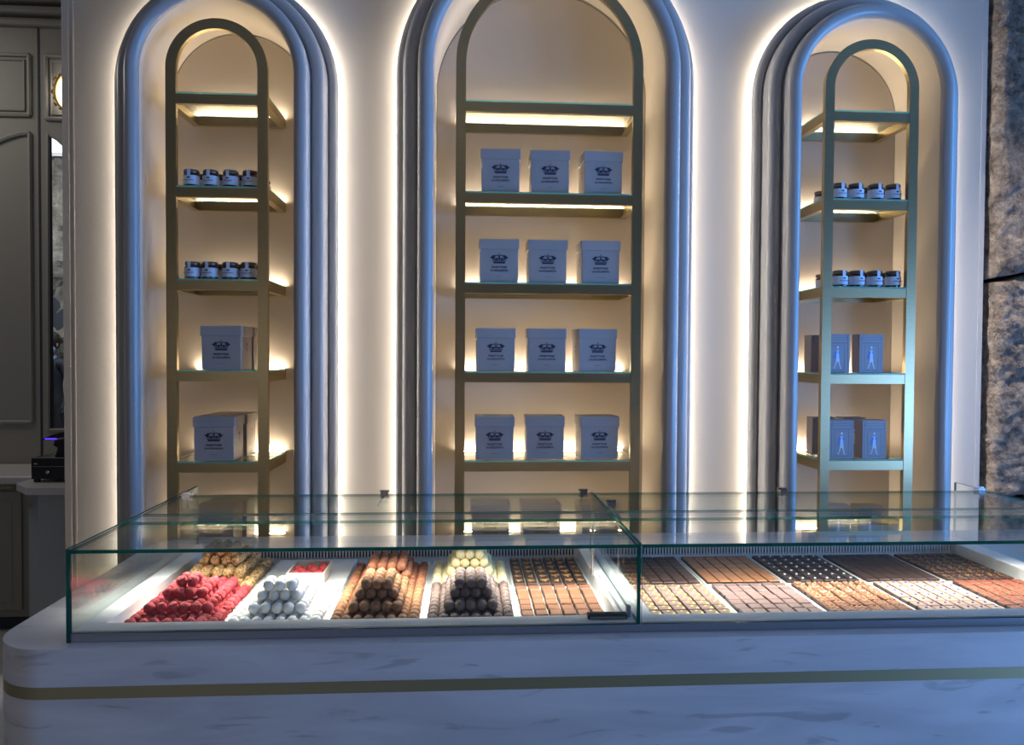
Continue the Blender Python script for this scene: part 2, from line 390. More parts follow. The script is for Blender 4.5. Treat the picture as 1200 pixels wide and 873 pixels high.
# ================================================================ THINGS
# ---------------------------------------------------------------- brass shelving units
def shelving(i, a):
    x0, x1, x2, x3 = a['fx']; c = (x0+x3)/2; y0 = 3.60
    t = empty('arched_shelving_unit', (c, y0, 0))
    tag(t, ['narrow arched brass shelving unit with glass shelves in the left niche', 'wide arched brass shelving unit holding rows of boxes in the centre niche',
            'narrow arched brass shelving unit with teal sheen in the right niche'][i], 'shelves', 'arched brass shelving units in the niches')
    ho = (x3-x0)/2; w = .047
    mb = MB(); sweep_arch(mb, 0, a['fz'], [(ho, 0), (ho, .026), (ho-w, .026), (ho-w, 0)], smooth=False)
    mb.build('arched_frame', BRASS, t)
    for k, z in enumerate(SHZ):
        zt = z-.008; zb = zt-.045
        m = MB(); m.box(-ho+w, ho-w, .002, .024, zb, zt)
        s = m.build('shelf_rail', BRASS, t)
        m = MB(); m.box(-ho, -ho+.022, .026, .335, zb, zt); m.box(ho-.022, ho, .026, .335, zb, zt); m.box(-ho, ho, .335, .356, zb, zt)
        m.box(-ho+.022, -ho+.034, .026, .335, zb, zb+.006); m.box(ho-.034, ho-.022, .026, .335, zb, zb+.006)
        m.build('shelf_frame', BRASS, t)
        g = MB(); gx = ho-.003
        vs = [(-gx, .028 if False else .0, zt), ]
        g.box(-(ho-w), ho-w, .001, .0275, zt, z)        # between the uprights
        g.box(-gx, gx, .0275, .352, zt, z)
        # the rim faces take the green edge glass
        me = g.mesh('glass_shelf', [SHELFGLASS, SHEDGE])
        for p in me.polygons:
            if abs(p.normal.z) < .5 and not (p.center.y > .027 and p.center.y < .028): p.material_index = 1
        # drop the inner faces between the two boxes
        bm = bmesh.new(); bm.from_mesh(me)
        bmesh.ops.delete(bm, geom=[f for f in bm.faces if abs(f.calc_center_median().y-.0275) < 1e-4 and abs(f.calc_center_median().x) < 1e-3], context='FACES_ONLY')
        bm.to_mesh(me); bm.free()
        link('glass_shelf', me, t)
        l = MB(); l.add([(-ho+.01, .358, z+.0015), (ho-.01, .358, z+.0015), (ho-.01, .377, z+.0015), (-ho+.01, .377, z+.0015)], [(0, 1, 2, 3)])
        l.build('led_strip', LEDWARM, t)
        MB().box(-ho+.005, ho-.005, .357, .3795, zb+.01, z+.0005).build('led_channel', BRASS, t)
    return t
for i, a in enumerate(ARCH): shelving(i, a)

# ---------------------------------------------------------------- gift boxes with crown
def lettering(body, size, mat, parent, loc, bold=.0, name='lettering'):
    c = bpy.data.curves.new(name, 'FONT'); c.body = body; c.size = size; c.align_x = 'CENTER'; c.align_y = 'CENTER'
    c.extrude = .0003; c.offset = bold; c.resolution_u = 2; c.materials.append(mat)
    tmp = bpy.data.objects.new(name, c); COL.objects.link(tmp)
    me = bpy.data.meshes.new_from_object(tmp, depsgraph=bpy.context.evaluated_depsgraph_get()); bpy.data.objects.remove(tmp)
    me.name = name
    o = bpy.data.objects.new(name, me); COL.objects.link(o); o.parent = parent; o.location = loc; o.rotation_euler = (PI/2, 0, 0)
    return o
def ring2(cx, cz, rx, rz, w, a0=0, a1=2*PI, n=14):
    o = [(cx+rx*math.cos(a0+(a1-a0)*k/n), cz+rz*math.sin(a0+(a1-a0)*k/n)) for k in range(n+1)]
    q = [(cx+(rx-w)*math.cos(a0+(a1-a0)*k/n), cz+(rz-w)*math.sin(a0+(a1-a0)*k/n)) for k in range(n+1)]
    return o, q
def flat_ring(mb, *a, **k):
    o, q = ring2(*a, **k); n = len(o)
    vs = [(x, 0, z) for x, z in o]+[(x, 0, z) for x, z in q]
    mb.add(vs, [(i, i+1, i+1+n, i+n) for i in range(n-1)])
def disc(mb, cx, cz, rx, rz, n=12): mb.prism([(cx+rx*math.cos(2*PI*k/n), cz+rz*math.sin(2*PI*k/n)) for k in range(n)], -.0002, .0004)
def crown_mesh():
    m = MB()
    m.prism([(-.027, -.020), (.027, -.020), (.029, -.012), (-.029, -.012)], -.0002, .0004)
    m.prism([(-.030, -.010), (.030, -.010), (.032, -.006), (-.032, -.006)], -.0002, .0004)
    for s in (-1, 1):
        m.prism([(s*.030, -.004), (s*.036, .004), (s*.045, .008), (s*.036, .013), (s*.028, .020), (s*.020, .018), (s*.026, .010), (s*.024, .002)], -.0002, .0004)
        flat_ring(m, s*.012, .008, .0125, .013, .004); disc(m, s*.012, .003, .005, .004); disc(m, s*.020, -.001, .004, .003)
    disc(m, 0, .002, .006, .004); disc(m, 0, .020, .003, .003); m.box(-.0008, .0008, -.0002, .0004, .02, .03); m.box(-.003, .003, -.0002, .0004, .024, .0255)
    return m.mesh('crown', INK)
CROWN = crown_mesh()
def make_box():
    W_, D_, H_ = .182, .158, .208
    t = empty('gift_box', (0, 0, 0)); w = W_/2
    MB().box(-w, w, 0, D_, 0, H_-.02).build('box_body', BOXM, t, bevel=.0015)
    MB().box(-w-.005, w+.005, -.005, D_+.005, H_-.048, H_).build('lid', BOXM, t, bevel=.002)
    link('crown_print', CROWN, t, (0, -.0008, .112))
    lettering('PANETTONE', .0125, INK, t, (0, -.0007, .074), .0003)
    lettering('LA DOLCEVITA', .0125, INK, t, (0, -.0007, .058), .0003)
    m = MB(); m.box(-.016, .016, -.0007, 0, .029, .0305); m.build('fine_print', LINE, t)
    # small print on the side
    o = MB(); disc(o, 0, .012, .006, .008); o.box(-.006, .006, -.0002, .0004, -.012, -.006); o.box(-.004, .004, -.0002, .0004, -.022, -.018)
    for s in (-1, 1): q = o.build('side_print', LINE, t, (s*(w+.0006), .09, .11), s*PI/2)
    return remember(t)
proto = make_box(); used = [False]
def place(pr, flag, x, y, z, rz, label, cat, group):
    o = copy_tree(pr) if flag[0] else pr
    flag[0] = True; o.location = (x, y, z); o.rotation_euler = (0, 0, rz); tag(o, label, cat, group); return o
ORD = ['top', 'second', 'third', 'fourth', 'fifth', 'lowest']
NTH = ['first', 'second', 'third', 'fourth', 'fifth', 'sixth', 'seventh', 'eighth', 'ninth', 'tenth', 'eleventh', 'twelfth']
ROWN = {1: 'second glass shelf from the top', 2: 'third glass shelf from the top', 3: 'fourth glass shelf from the top', 4: 'fifth glass shelf from the top', 5: 'lowest glass shelf behind the case'}
CB = {1: (.1715, .411, .670), 2: (.167, .4015, .6595), 3: (.1535, .4005, .6495), 4: (.150, .3955, .6635), 5: (.132, .381, .669)}
for k in CB:
    for j, x in enumerate(CB[k]):
        o = place(proto, used, x, 3.625+random.uniform(0, .012), SHZ[k]+.0005, random.uniform(-.03, .03)+(.05 if j == 2 else 0),
              'grey-blue lidded crown gift box, %s one on the %s shelf of the centre unit' % (['left', 'middle', 'right'][j], ORD[k]), 'box', 'crown gift boxes')
for k, x, rz in ((3, -1.137, -.05), (4, -1.172, .0), (5, -1.175, .02)):
    for j in (0, 1):
        place(proto, used, x+.012*j, 3.614+.174*j, SHZ[k]+.0005, rz, 'grey lidded crown gift box, %s one on the %s shelf of the left unit' % (['front', 'rear'][j], ORD[k]), 'box', 'crown gift boxes')

# ---------------------------------------------------------------- slim boxes with a walking woman (right unit)
def make_slim():
    W_, D_, H_ = .124, .072, .192; w = W_/2; t = empty('slim_gift_box')
    MB().box(-w, w, 0, D_, 0, H_).build('box_body', BOXK, t, bevel=.0015)
    m = MB()
    def fr(x0, x1, z0, z1, l=.0012):
        m.box(x0, x1, -.0006, 0, z0, z0+l); m.box(x0, x1, -.0006, 0, z1-l, z1); m.box(x0, x0+l, -.0006, 0, z0, z1); m.box(x1-l, x1, -.0006, 0, z0, z1)
    fr(-.050, .050, .164, .176); fr(-.044, .044, .144, .150); fr(-.036, .036, .014, .136); fr(-.052, .052, .010, .186, .0009)
    m.build('doorway_print', LINE, t)
    m = MB(); P = lambda pts: m.prism(pts, -.0012, -.0002)
    m.prism([(.003*math.cos(2*PI*k/12)*1.5, .126+.0075*math.sin(2*PI*k/12)) for k in range(12)], -.0012, -.0002)
    P([(-.010, .112), (.009, .112), (.008, .092), (.006, .078), (-.006, .078), (-.008, .092)])
    P([(-.007, .078), (.007, .078), (.011, .054), (-.010, .054)])
    P([(-.009, .054), (-.004, .054), (-.012, .030), (-.018, .018), (-.022, .019), (-.016, .032)])
    P([(.003, .054), (.009, .054), (.014, .032), (.019, .018), (.015, .017), (.009, .032)])
    m.build('woman_print', INKL, t)
    m = MB(); P([(0, 0)]*0) if False else None
    m.prism([(.004, .110), (.014, .106), (.012, .090), (.004, .094)], -.0016, -.0006)
    m.prism([(-.008, .110), (-.011, .096), (-.019, .080), (-.020, .066), (-.013, .072), (-.008, .088), (-.003, .104)], -.0016, -.0006)
    m.build('scarf_print', INKB, t)
    m = MB(); m.box(-.025, -.015, -.0007, 0, .015, .018); m.box(.012, .023, -.0007, 0, .013, .016); m.build('shoe_print', LINE, t)
    return remember(t)
sp = make_slim(); su = [False]
SL = {3: [(1.850, 3.625, 0, 'left front'), (2.020, 3.62, .02, 'right front'), (1.848, 3.78, .05, 'left back')],
      4: [(1.877, 3.625, 0, 'left front'), (2.042, 3.62, .02, 'right front'), (1.868, 3.79, -.03, 'left back'), (2.03, 3.79, .03, 'right back')],
      5: [(1.87, 3.63, 0, 'left front'), (2.03, 3.625, .02, 'right front')]}
for k in SL:
    for x, y, rz, w in SL[k]:
        place(sp, su, x, y, SHZ[k]+.0005, rz, 'slim box with walking woman, %s on the %s shelf of the right unit' % (w, ORD[k]), 'box', 'slim boxes with walking woman')

# ---------------------------------------------------------------- jars
def make_jar():
    t = empty('jam_jar')
    MB().lathe([(.030, 0), (.036, .004), (.037, .012), (.037, .055), (.034, .062), (.030, .066)], 20).build('glass_body', JARG, t)
    MB().lathe([(.034, .066), (.0355, .068), (.0355, .080), (.033, .083), (.010, .0835)], 20).build('lid', JARLID, t)
    m = MB(); n = 20
    vs = []; r = .0378
    for z in (.012, .054):
        for k in range(n+1): a = -PI/2-1.9+3.8*k/n; vs.append((r*math.cos(a), r*math.sin(a), z))
    m.add(vs, [(k, k+1, n+2+k, n+1+k) for k in range(n)], 0, True)
    r = .0376; pr = [(.0378, .054), (.0376, .060), (.0365, .066), (.0368, .081), (.034, .0845), (.020, .0848)]
    vs = []
    for rad, z in pr:
        for s in (-1, 1): vs.append((s*.008, -math.sqrt(rad*rad-.008**2), z))
    m.add(vs, [(2*i, 2*i+1, 2*i+3, 2*i+2) for i in range(len(pr)-1)])
    m.build('paper_label', PAPER, t)
    m = MB(); disc(m, 0, .043, .008, .0035); m.build('emblem_print', INK, t, (0, -.0385, 0))
    lettering('LA DOLCEVITA', .0075, INK, t, (0, -.0388, .030), .0001)
    return remember(t)
jp = make_jar(); ju = [False]
JX = {0: {1: (-1.286, -1.195, -1.104, -1.014), 2: (-1.283, -1.203, -1.109, -1.022)}, 2: {1: (1.862, 1.952, 2.049, 2.142), 2: (1.874, 1.962, 2.053, 2.147)}}
for u in JX:
    for k in JX[u]:
        for r in range(3):
            for j, x in enumerate(JX[u][k]):
                if u == 2: rz = .18+random.uniform(-.1, .1)
                else: rz = random.uniform(-.15, .05)
                place(jp, ju, x+(.004*r if u == 0 else 0)+random.uniform(-.003, .003), 3.663+.092*r, SHZ[k]+.0005, rz,
                      'dark jam jar, %s row %s, on the %s of the %s unit' % (['front', 'middle', 'back'][r], ['leftmost', 'second from left', 'third from left', 'rightmost'][j], ['', 'second shelf', 'third shelf'][k], LB[u]),
                      'jar', 'jam jars on the glass shelves')

# ---------------------------------------------------------------- marble counter
def rrect(x0, x1, y0, y1, r, n=14):
    ps = []
    for cx, cy, a0 in ((x0+r, y0+r, PI), (x1-r, y0+r, 1.5*PI), (x1-r, y1-r, 0), (x0+r, y1-r, .5*PI)):
        for k in range(n+1): a = a0+.5*PI*k/n; ps.append((cx+r*math.cos(a), cy+r*math.sin(a)))
    return ps
CX0, CX1, CY0, CY1, ZC = -1.150, 3.2, 1.838, 2.95, .878
ct = empty('marble_counter', (1, 2.4, 0)); tag(ct, 'white veined marble counter with rounded corner and brass band, under the glass case', 'counter')
OFF = (-1, -2.4, 0)
wt = rrect(CX0, CX1, CY0, CY1, .15)
hx0, hx1, hy0, hy1 = -.950, 1.876, 1.900, 2.76
outer = wt
me = bpy.data.meshes.new('worktop'); bm = bmesh.new()
ov = [bm.verts.new((x, y, ZC)) for x, y in outer]; iv = [bm.verts.new((x, y, ZC)) for x, y in ((hx0, hy0), (hx1, hy0), (hx1, hy1), (hx0, hy1))]
ed = [bm.edges.new((ov[i], ov[(i+1) % len(ov)])) for i in range(len(ov))]+[bm.edges.new((iv[i], iv[(i+1) % 4])) for i in range(4)]
bmesh.ops.triangle_fill(bm, edges=ed, use_beauty=True)
tops = list(bm.faces)
ex = bmesh.ops.extrude_face_region(bm, geom=tops)
for v in [g for g in ex['geom'] if isinstance(g, bmesh.types.BMVert)]: v.co.z = .786
bmesh.ops.recalc_face_normals(bm, faces=bm.faces)
for f in bm.faces: f.smooth = abs(f.normal.z) < .5
bm.to_mesh(me); bm.free(); me.materials.append(MARBLE)
link('worktop', me, ct, OFF, bevel=.006)
MB().prismz(rrect(CX0, CX1, CY0, CY1, .15), .757, .786, smooth=True).build('brass_band', BRASSB, ct, OFF)
MB().prismz(rrect(CX0, CX1, CY0, CY1, .15), 0, .757, smooth=True).build('counter_body', MARBLE, ct, OFF)

# ---------------------------------------------------------------- glass display case
dc = empty('display_case', (0, 1.9, ZC)); tag(dc, 'long glass display case of chocolates on the marble counter', 'display case')
DO = (0, -1.9, -ZC)
def part(mb, name, mats, bevel=0): return mb.build(name, mats, dc, DO, bevel=bevel)
GX0, GX1, GXM = -.960, 1.880, .447; GY0, GY1 = 1.885, 2.70; ZD = .900; ZG = 1.105
WL = (-.900, .408); WR = (.500, 1.812); WY0, WY1 = 1.952, 2.652; ZF = .850
part(MB().box(GX0, GX1, GY0-.004, GY0+.012, ZC+.001, ZD-.001), 'base_band', BAND)
m = MB()
m.box(GX0+.006, GX1, GY0+.012, WY0, ZF-.012, ZD)                    # front lip
m.box(GX0+.006, WL[0], WY0, WY1, ZF-.012, ZD); m.box(WL[1], WR[0], WY0, WY1, ZF-.012, ZD); m.box(WR[1], GX1, WY0, WY1, ZF-.012, ZD)
part(m, 'deck', WHITE, .0015)
part(MB().box(GX0+.006, GX1, WY1+.03, GY1+.05, ZF-.012, ZD), 'rear_deck', WHITE)
for k, (x0, x1) in enumerate((WL, WR)):
    part(MB().box(x0, x1, WY0, WY1, ZF-.012, ZF), 'well_floor', WHITE)
    m = MB(); m.box(x0, x1, WY1, WY1+.03, ZF-.012, .868); m.box(x0, x1, WY1, WY1+.03, .895, ZD)
    a, b = x0+.012, x1-.012; n = int((b-a)/.0108)
    xs = [a+(b-a)*i/n for i in range(n+1)]
    for x in xs: m.box(x-.0023, x+.0023, WY1, WY1+.006, .868, .895)
    m.box(x0, a, WY1, WY1+.006, .868, .895); m.box(b, x1, WY1, WY1+.006, .868, .895)
    o = part(m, 'vent_grille', WHITE); o['kind'] = 'stuff'
    part(MB().box(x0, x1, WY1+.022, WY1+.029, .868, .895), 'vent_recess', DARK)
def sheet(name, x0, x1, y0, y1, z0, z1, edges, glassm=GLASS):
    me = MB().box(x0, x1, y0, y1, z0, z1).mesh(name, [glassm, EDGE])
    for p in me.polygons:
        ax = max(range(3), key=lambda i: abs(p.normal[i]))
        if 'xyz'[ax] in edges: p.material_index = 1
    return link(name, me, dc, DO)
T = .009
for x0, x1 in ((GX0+T, GXM-.004), (GXM+.008, GX1)):
    sheet('front_glass', x0, x1, GY0-T, GY0, ZC+.022, ZG-T, 'xz')
    sheet('top_glass', x0, x1, GY0-T, 2.185, ZG-T, ZG, 'xy')
    sheet('frosted_strip', x0, x1, 2.186, 2.284, ZG-T, ZG, 'x', GLASS_STRIP)
    sheet('rear_flap', x0, x1, 2.292, 2.60, ZG-T, ZG, 'xy')
    sheet('rear_glass', x0, x1, 2.60, 2.606, ZG-.06, ZG-T, 'xz')
sheet('side_glass', GX0, GX0+T, GY0-T, 2.765, ZC, ZG+.002, 'yz')
sheet('divider_glass', GXM-.004, GXM+.004, GY0-T, 2.60, ZD+.001, ZG+.002, 'yz')
sheet('side_glass', GX1, GX1+T, GY0-T, 2.765, ZC, ZG+.002, 'yz')
m = MB()
def hinge(x, y, s):
    m = MB(); m.box(-.012, .012, -.02, .012, -.004, .010); m.tube([(0, 0, .0), (s*.018, -.05, -.035)], .0035, 6)
    m.box(-.016, .016, -.006, .006, .008, .014)
    return m.build('hinge', CHROME, dc, (x, y-1.9, ZG-ZC))
hinge(GX0+.035, 2.585, 1); hinge(-.27, 2.60, -1); hinge(GXM-.03, 2.60, -1); hinge(1.13, 2.60, -1); hinge(GX1-.02, 2.60, -1); hinge(GXM+.03, 2.40, 1)
part(MB().tube([(.402, 2.31, ZD), (.402, 2.31, ZG-T)], .005, 10), 'support_rod', CHROME)
part(MB().box(GXM-.028, GXM-.022, 1.93, 2.30, ZD, ZD+.004), 'divider_channel', BAND)
part(MB().box(GXM-.018, GXM-.008, 1.93, 1.95, ZD, ZD+.028), 'divider_bracket', BAND, .002)
tg = empty('price_tag_holder', (.375, 1.925, ZD)); tag(tg, 'small black leather tag holder lying on the front lip beside the glass divider', 'tag holder')
MB().box(-.052, .052, -.012, .012, .0005, .014).build('leather_cover', BLACK, tg, bevel=.003)
MB().box(-.047, .047, -.0135, -.012, .004, .010).build('metal_clip', CHROME, tg)

# ---------------------------------------------------------------- trays
ZT = ZF+.0045
FRX = [(-.893, -.637), (-.630, -.371), (-.362, -.112), (-.102, .146), (.152, .402)]
RRX = [(.506, .762), (.770, 1.022), (1.030, 1.285), (1.293, 1.553), (1.560, 1.806)]
tray_names = []
def tray(x0, x1, y0, y1, label, hgt=.010, w=.004):
    cx, cy = (x0+x1)/2, (y0+y1)/2; a, b = (x1-x0)/2, (y1-y0)/2
    m = MB(); m.box(-a, a, -b, b, 0, .004)
    for X0, X1, Y0, Y1 in ((-a, a, -b, -b+w), (-a, a, b-w, b), (-a, -a+w, -b+w, b-w), (a-w, a, -b+w, b-w)): m.box(X0, X1, Y0, Y1, .004, hgt)
    o = m.build('display_tray', WHITE, None, (cx, cy, ZF+.0005)); tag(o, label, 'tray', 'white trays in the case'); return o
YF0, YF1, YB0, YB1 = 1.985, 2.318, 2.326, 2.645
T1 = ['red truffles', 'white truffles', 'brown truffles', 'dark grey-brown truffles', 'striped milk pralines']
T2 = ['nut coated truffles', None, 'reddish brown truffles', 'ivory truffles', 'dark almond pralines']
for i, (x0, x1) in enumerate(FRX):
    tray(x0, x1, YF0, YF1, 'white tray of %s, front row of the left well' % T1[i])
    if T2[i]: tray(x0+.003, x1-.003, YB0, YB1, 'white tray of %s, rear row of the left well' % T2[i])
T3 = ['yellow-flecked pralines', 'lilac-grey pralines', 'rough crumble-topped pralines', 'pale pralines with blue dots', 'red-flecked pralines']
T4 = ['plain and almond dark pralines', 'caramel coloured pralines', 'dark pralines with white dots', 'plain dark pralines', 'dark pralines with golden flecks']
for i, (x0, x1) in enumerate(RRX):
    tray(x0, x1, YF0, YF1, 'white tray of %s, front row of the right well' % T3[i])
    tray(x0, x1, YB0, YB1, 'white tray of %s, rear row of the right well' % T4[i])
# plain raised cover with the small box of red sweets
cv = MB().box(-.632, -.369, YB0+.002, YB1, ZF+.0005, ZF+.020).build('tray_cover', WHITE, bevel=.002); tag(cv, 'plain white cover plate behind the white truffles, carrying the small cream box', 'cover plate')
bx = empty('small_open_box', (-.487, 2.42, ZF+.0205)); tag(bx, 'small open cream box of red sweets behind the white truffles', 'box')
m = MB(); CREAM = pm('cream_card', (.78, .68, .56), .5)
m.box(-.058, .058, -.07, .07, 0, .004)
for X0, X1, Y0, Y1 in ((-.058, .058, -.07, -.066), (-.058, .058, .066, .07), (-.058, -.054, -.066, .066), (.054, .058, -.066, .066)): m.box(X0, X1, Y0, Y1, .004, .036)
m.build('box_tray', CREAM, bx)

# ---------------------------------------------------------------- truffles
def truffle_mesh(name, mat, r, length, pw=2.6, lump=.0, seed=0, n=14, rings=9):
    """a rounded drum lying along Y, dusted surface"""
    m = MB(); vs = []; fs = []
    for j in range(rings+1):
        ph = -PI/2+PI*j/rings; cy = math.copysign(abs(math.sin(ph))**(2/pw), math.sin(ph)); cr = abs(math.cos(ph))**(2/pw)
        for k in range(n):
            a = 2*PI*k/n; x, y, z = r*cr*math.cos(a), length/2*cy, r*cr*math.sin(a)
            d = 1+lump*noise.noise(Vector((x*90+seed*7, y*90, z*90)))
            vs.append((x*d, y*d, z*d))
    for j in range(rings):
        for k in range(n): fs.append((j*n+k, j*n+(k+1) % n, (j+1)*n+(k+1) % n, (j+1)*n+k))
    m.add(vs, fs, 0, True); me = m.mesh(name, mat)
    bm = bmesh.new(); bm.from_mesh(me); bmesh.ops.remove_doubles(bm, verts=bm.verts, dist=1e-5); bm.to_mesh(me); bm.free()
    return me
def choc(name, c, var=.25, bump=.5, rough=.75, bs=260):
    return pm(name, c, rough, bump=bump, bscale=bs, var=var, vscale=90)
def nut_mat():
    m, nt, b = new_mat('chopped_nut_coat'); b.inputs['Roughness'].default_value = .5
    tc = nt.nodes.new('ShaderNodeTexCoord'); v = nt.nodes.new('ShaderNodeTexVoronoi'); v.inputs['Scale'].default_value = 190
    rp = nt.nodes.new('ShaderNodeValToRGB'); e = rp.color_ramp.elements; e[0].position = .0; e[0].color = (.85, .60, .30, 1); e[1].position = .75; e[1].color = (.30, .14, .05, 1)
    e2 = rp.color_ramp.elements.new(.42); e2.color = (.66, .42, .18, 1)
    bp = nt.nodes.new('ShaderNodeBump'); bp.inputs['Strength'].default_value = .8; bp.inputs['Distance'].default_value = .003; bp.invert = True
    nt.links.new(tc.outputs['Object'], v.inputs['Vector']); nt.links.new(v.outputs['Distance'], rp.inputs[0]); nt.links.new(rp.outputs[0], b.inputs['Base Color'])
    nt.links.new(v.outputs['Distance'], bp.inputs['Height']); nt.links.new(bp.outputs[0], b.inputs['Normal']); return m
MRED = choc('raspberry_dust', (.42, .035, .045), .35); MWHT = choc('icing_sugar', (.84, .84, .83), .06, .2)
MBRN = choc('cocoa_brown', (.30, .135, .06), .3); MDRK = choc('cocoa_dark', (.17, .115, .10), .3)
MRBR = choc('milk_reddish', (.40, .15, .075), .3); MIVO = choc('ivory_coat', (.82, .72, .42), .06, .25); MNUT = nut_mat()
def pile(kind, mats, x0, x1, y0, levels, label, group, r=.0155, dy=.0325, rows=10, lump=.06, pw=2.25, ln=.031, hex_=True, keep=None):
    mes = [truffle_mesh(kind+'_%d' % s, mats, r, ln, pw, lump, s) for s in range(4)]
    cx = (x0+x1)/2; pitch = (x1-x0-(.012 if r < .017 else .018))/levels[0][0]
    cnt = 0
    for L, (n, ra, rb) in enumerate(levels):
        z = ZT+r+L*r*1.72
        for row in range(ra, rb):
            for k in range(n):
                if L == 0 and 2 < k < n-3 and ra+3 < row < rb-3: continue     # buried, nothing of it is seen
                if L == 1 and 2 <= k < n-2 and ra+3 < row < rb-3: continue
                x = cx+(k-(n-1)/2)*pitch+random.uniform(-.0008, .0008); y = y0+r+row*dy+(dy*.5 if (L % 2 and not hex_) else 0)
                o = link(kind, random.choice(mes), None, (x, y+random.uniform(-.0012, .0012), z+random.uniform(-.0006, .0006)))
                o.rotation_euler = (random.uniform(-.12, .12), random.uniform(0, 6.28), random.uniform(-.12, .12)) if lump < .3 else tuple(random.uniform(0, 6.28) for _ in range(3))
                tag(o, '%s, layer %s, %s row from the front, %s from the left' % (label, ['one', 'two', 'three', 'four'][L], NTH[row-ra], NTH[k]), 'truffle', group); cnt += 1
    return cnt
y0 = YF0+.022
pile('red_truffle', MRED, *FRX[0], y0, [(8, 0, 10), (6, 1, 9), (4, 3, 7), (2, 3, 5)], 'dusty raspberry-red truffle', 'red truffles', lump=.28, pw=2.1, ln=.030, hex_=False)
pile('white_truffle', MWHT, *FRX[1], y0, [(8, 0, 10), (5, 1, 8), (4, 2, 6), (3, 2, 4)], 'sugar-white truffle', 'white truffles', lump=.04)
pile('brown_truffle', MBRN, *FRX[2], y0, [(8, 0, 10), (5, 1, 9), (4, 2, 7), (3, 2, 6)], 'cocoa-brown truffle', 'brown truffles', lump=.06)
pile('dark_truffle', MDRK, *FRX[3], y0, [(8, 0, 10), (5, 1, 9), (4, 2, 7), (3, 2, 6)], 'dark grey-brown truffle', 'dark truffles', lump=.06)
yb = YB0+.008
pile('nut_truffle', MNUT, *FRX[0], yb, [(7, 0, 8), (5, 1, 7), (4, 2, 6), (3, 2, 5)], 'golden nut-coated truffle', 'nut truffles', r=.0172, dy=.036, lump=.36, pw=2.0, ln=.034, hex_=True)
pile('reddish_truffle', MRBR, *FRX[2], yb, [(8, 0, 7), (5, 0, 6), (4, 0, 5)], 'reddish-brown truffle', 'reddish truffles', lump=.06)
pile('ivory_truffle', MIVO, *FRX[3], yb, [(8, 0, 7), (5, 1, 7), (4, 1, 6), (3, 1, 3)], 'ivory truffle', 'ivory truffles', lump=.04)
swm = truffle_mesh('red_sweet', choc('red_sweet_coat', (.62, .06, .06), .2, .3), .016, .030, 2.2, .12, 3)
for x, y, z, w in ((-.038, .02, 0, 'rear left'), (-.004, .032, 0, 'rear middle'), (.034, .046, 0, 'rear right corner'), (.016, -.002, 0, 'centre'), (.040, .012, 0.004, 'right side'), (-.022, -.012, 0, 'left of centre'), (-.036, -.044, 0, 'front left'), (.0, -.046, 0, 'front middle'), (.036, -.044, 0, 'front right')):
    o = link('red_sweet', swm, None, (-.487+x, 2.42+y, ZF+.041+z)); o.rotation_euler = (0, random.uniform(0, 6), random.uniform(0, 3))
    tag(o, 'round red sweet in the small open cream box, %s' % w, 'sweet', 'red sweets in the small box')

# ---------------------------------------------------------------- pralines
def choc2(name, c, rough=.42): return pm(name, c, rough, bump=.12, bscale=70, var=.10, vscale=30)
def rbox(m, a, b, h, ch=.0018, mi=0, z0=0, side=2):
    ring = lambda s, z: [(-a+s, -b+s, z), (a-s, -b+s, z), (a-s, b-s, z), (-a+s, b-s, z)]
    m.add(ring(0, z0)+ring(0, h-ch)+ring(ch, h), [(3, 2, 1, 0)]+[(i, (i+1) % 4, (i+1) % 4+4, i+4) for i in range(4)], side)
    m.add(ring(0, z0)+ring(0, h-ch)+ring(ch, h), [(i+4, (i+1) % 4+4, (i+1) % 4+8, i+8) for i in range(4)]+[(8, 9, 10, 11)], mi)
def praline_mesh(name, base, top, style, a=.0172, b=.0215, h=.0125, seed=0):
    rd = random.Random(seed); m = MB(); rbox(m, a, b, h)
    if style == 'stripes':
        for k in range(5): x = -a+.0045+k*.0066; m.box(x-.0011, x+.0011, -b+.002, b-.002, h-.0003, h+.0008, 1)
        for k in range(3): y = -b+.008+k*.0125; m.box(-a+.002, a-.002, y-.0008, y+.0008, h-.0003, h+.0006, 1)
    elif style == 'dot':
        m.lathe([(.0038, h-.001), (.0042, h+.001), (.0030, h+.003), (.0010, h+.0036)], 8, 1, (rd.uniform(-.001, .001), rd.uniform(-.002, .002)))
    elif style == 'corner':
        m.prismz([(a-.013, -b+.002), (a-.002, -b+.002), (a-.002, -b+.018), (a-.007, -b+.014)], h-.0003, h+.0010, 1)
        m.prismz([(-.006, .004), (.001, .003), (.004, .011), (-.002, .012)], h-.0003, h+.0008, 1)
    elif style == 'sliver':
        for k in range(3):
            x, y, t = rd.uniform(-.007, .007), rd.uniform(-.012, .012), rd.uniform(0, 3.1); L, w_ = .0085, .0032
            m.prismz([(x+L*math.cos(t), y+L*math.sin(t)), (x-w_*math.sin(t), y+w_*math.cos(t)), (x-L*math.cos(t), y-L*math.sin(t)), (x+w_*math.sin(t), y-w_*math.cos(t))], h-.0003, h+.0022, 1)
    elif style == 'crumb':
        for k in range(13):
            x, y, s = rd.uniform(-.014, .014), rd.uniform(-.018, .018), rd.uniform(.0018, .0042)
            m.lathe([(s, h-.001), (s*1.1, h+s*.5), (s*.3, h+s)], 5, 1, (x, y), False)
    elif style == 'fleck':
        for k in range(6):
            x, y, s = rd.uniform(-.013, .013), rd.uniform(-.017, .017), rd.uniform(.0014, .0032)
            m.prismz([(x-s, y-s*.6), (x+s, y-s), (x+s*.6, y+s), (x-s*.8, y+s*.7)], h-.0003, h+.0012, 1)
    return m.mesh(name, [base, top, DKC])  # sides coloured dark to paint in their shade below the lit tops
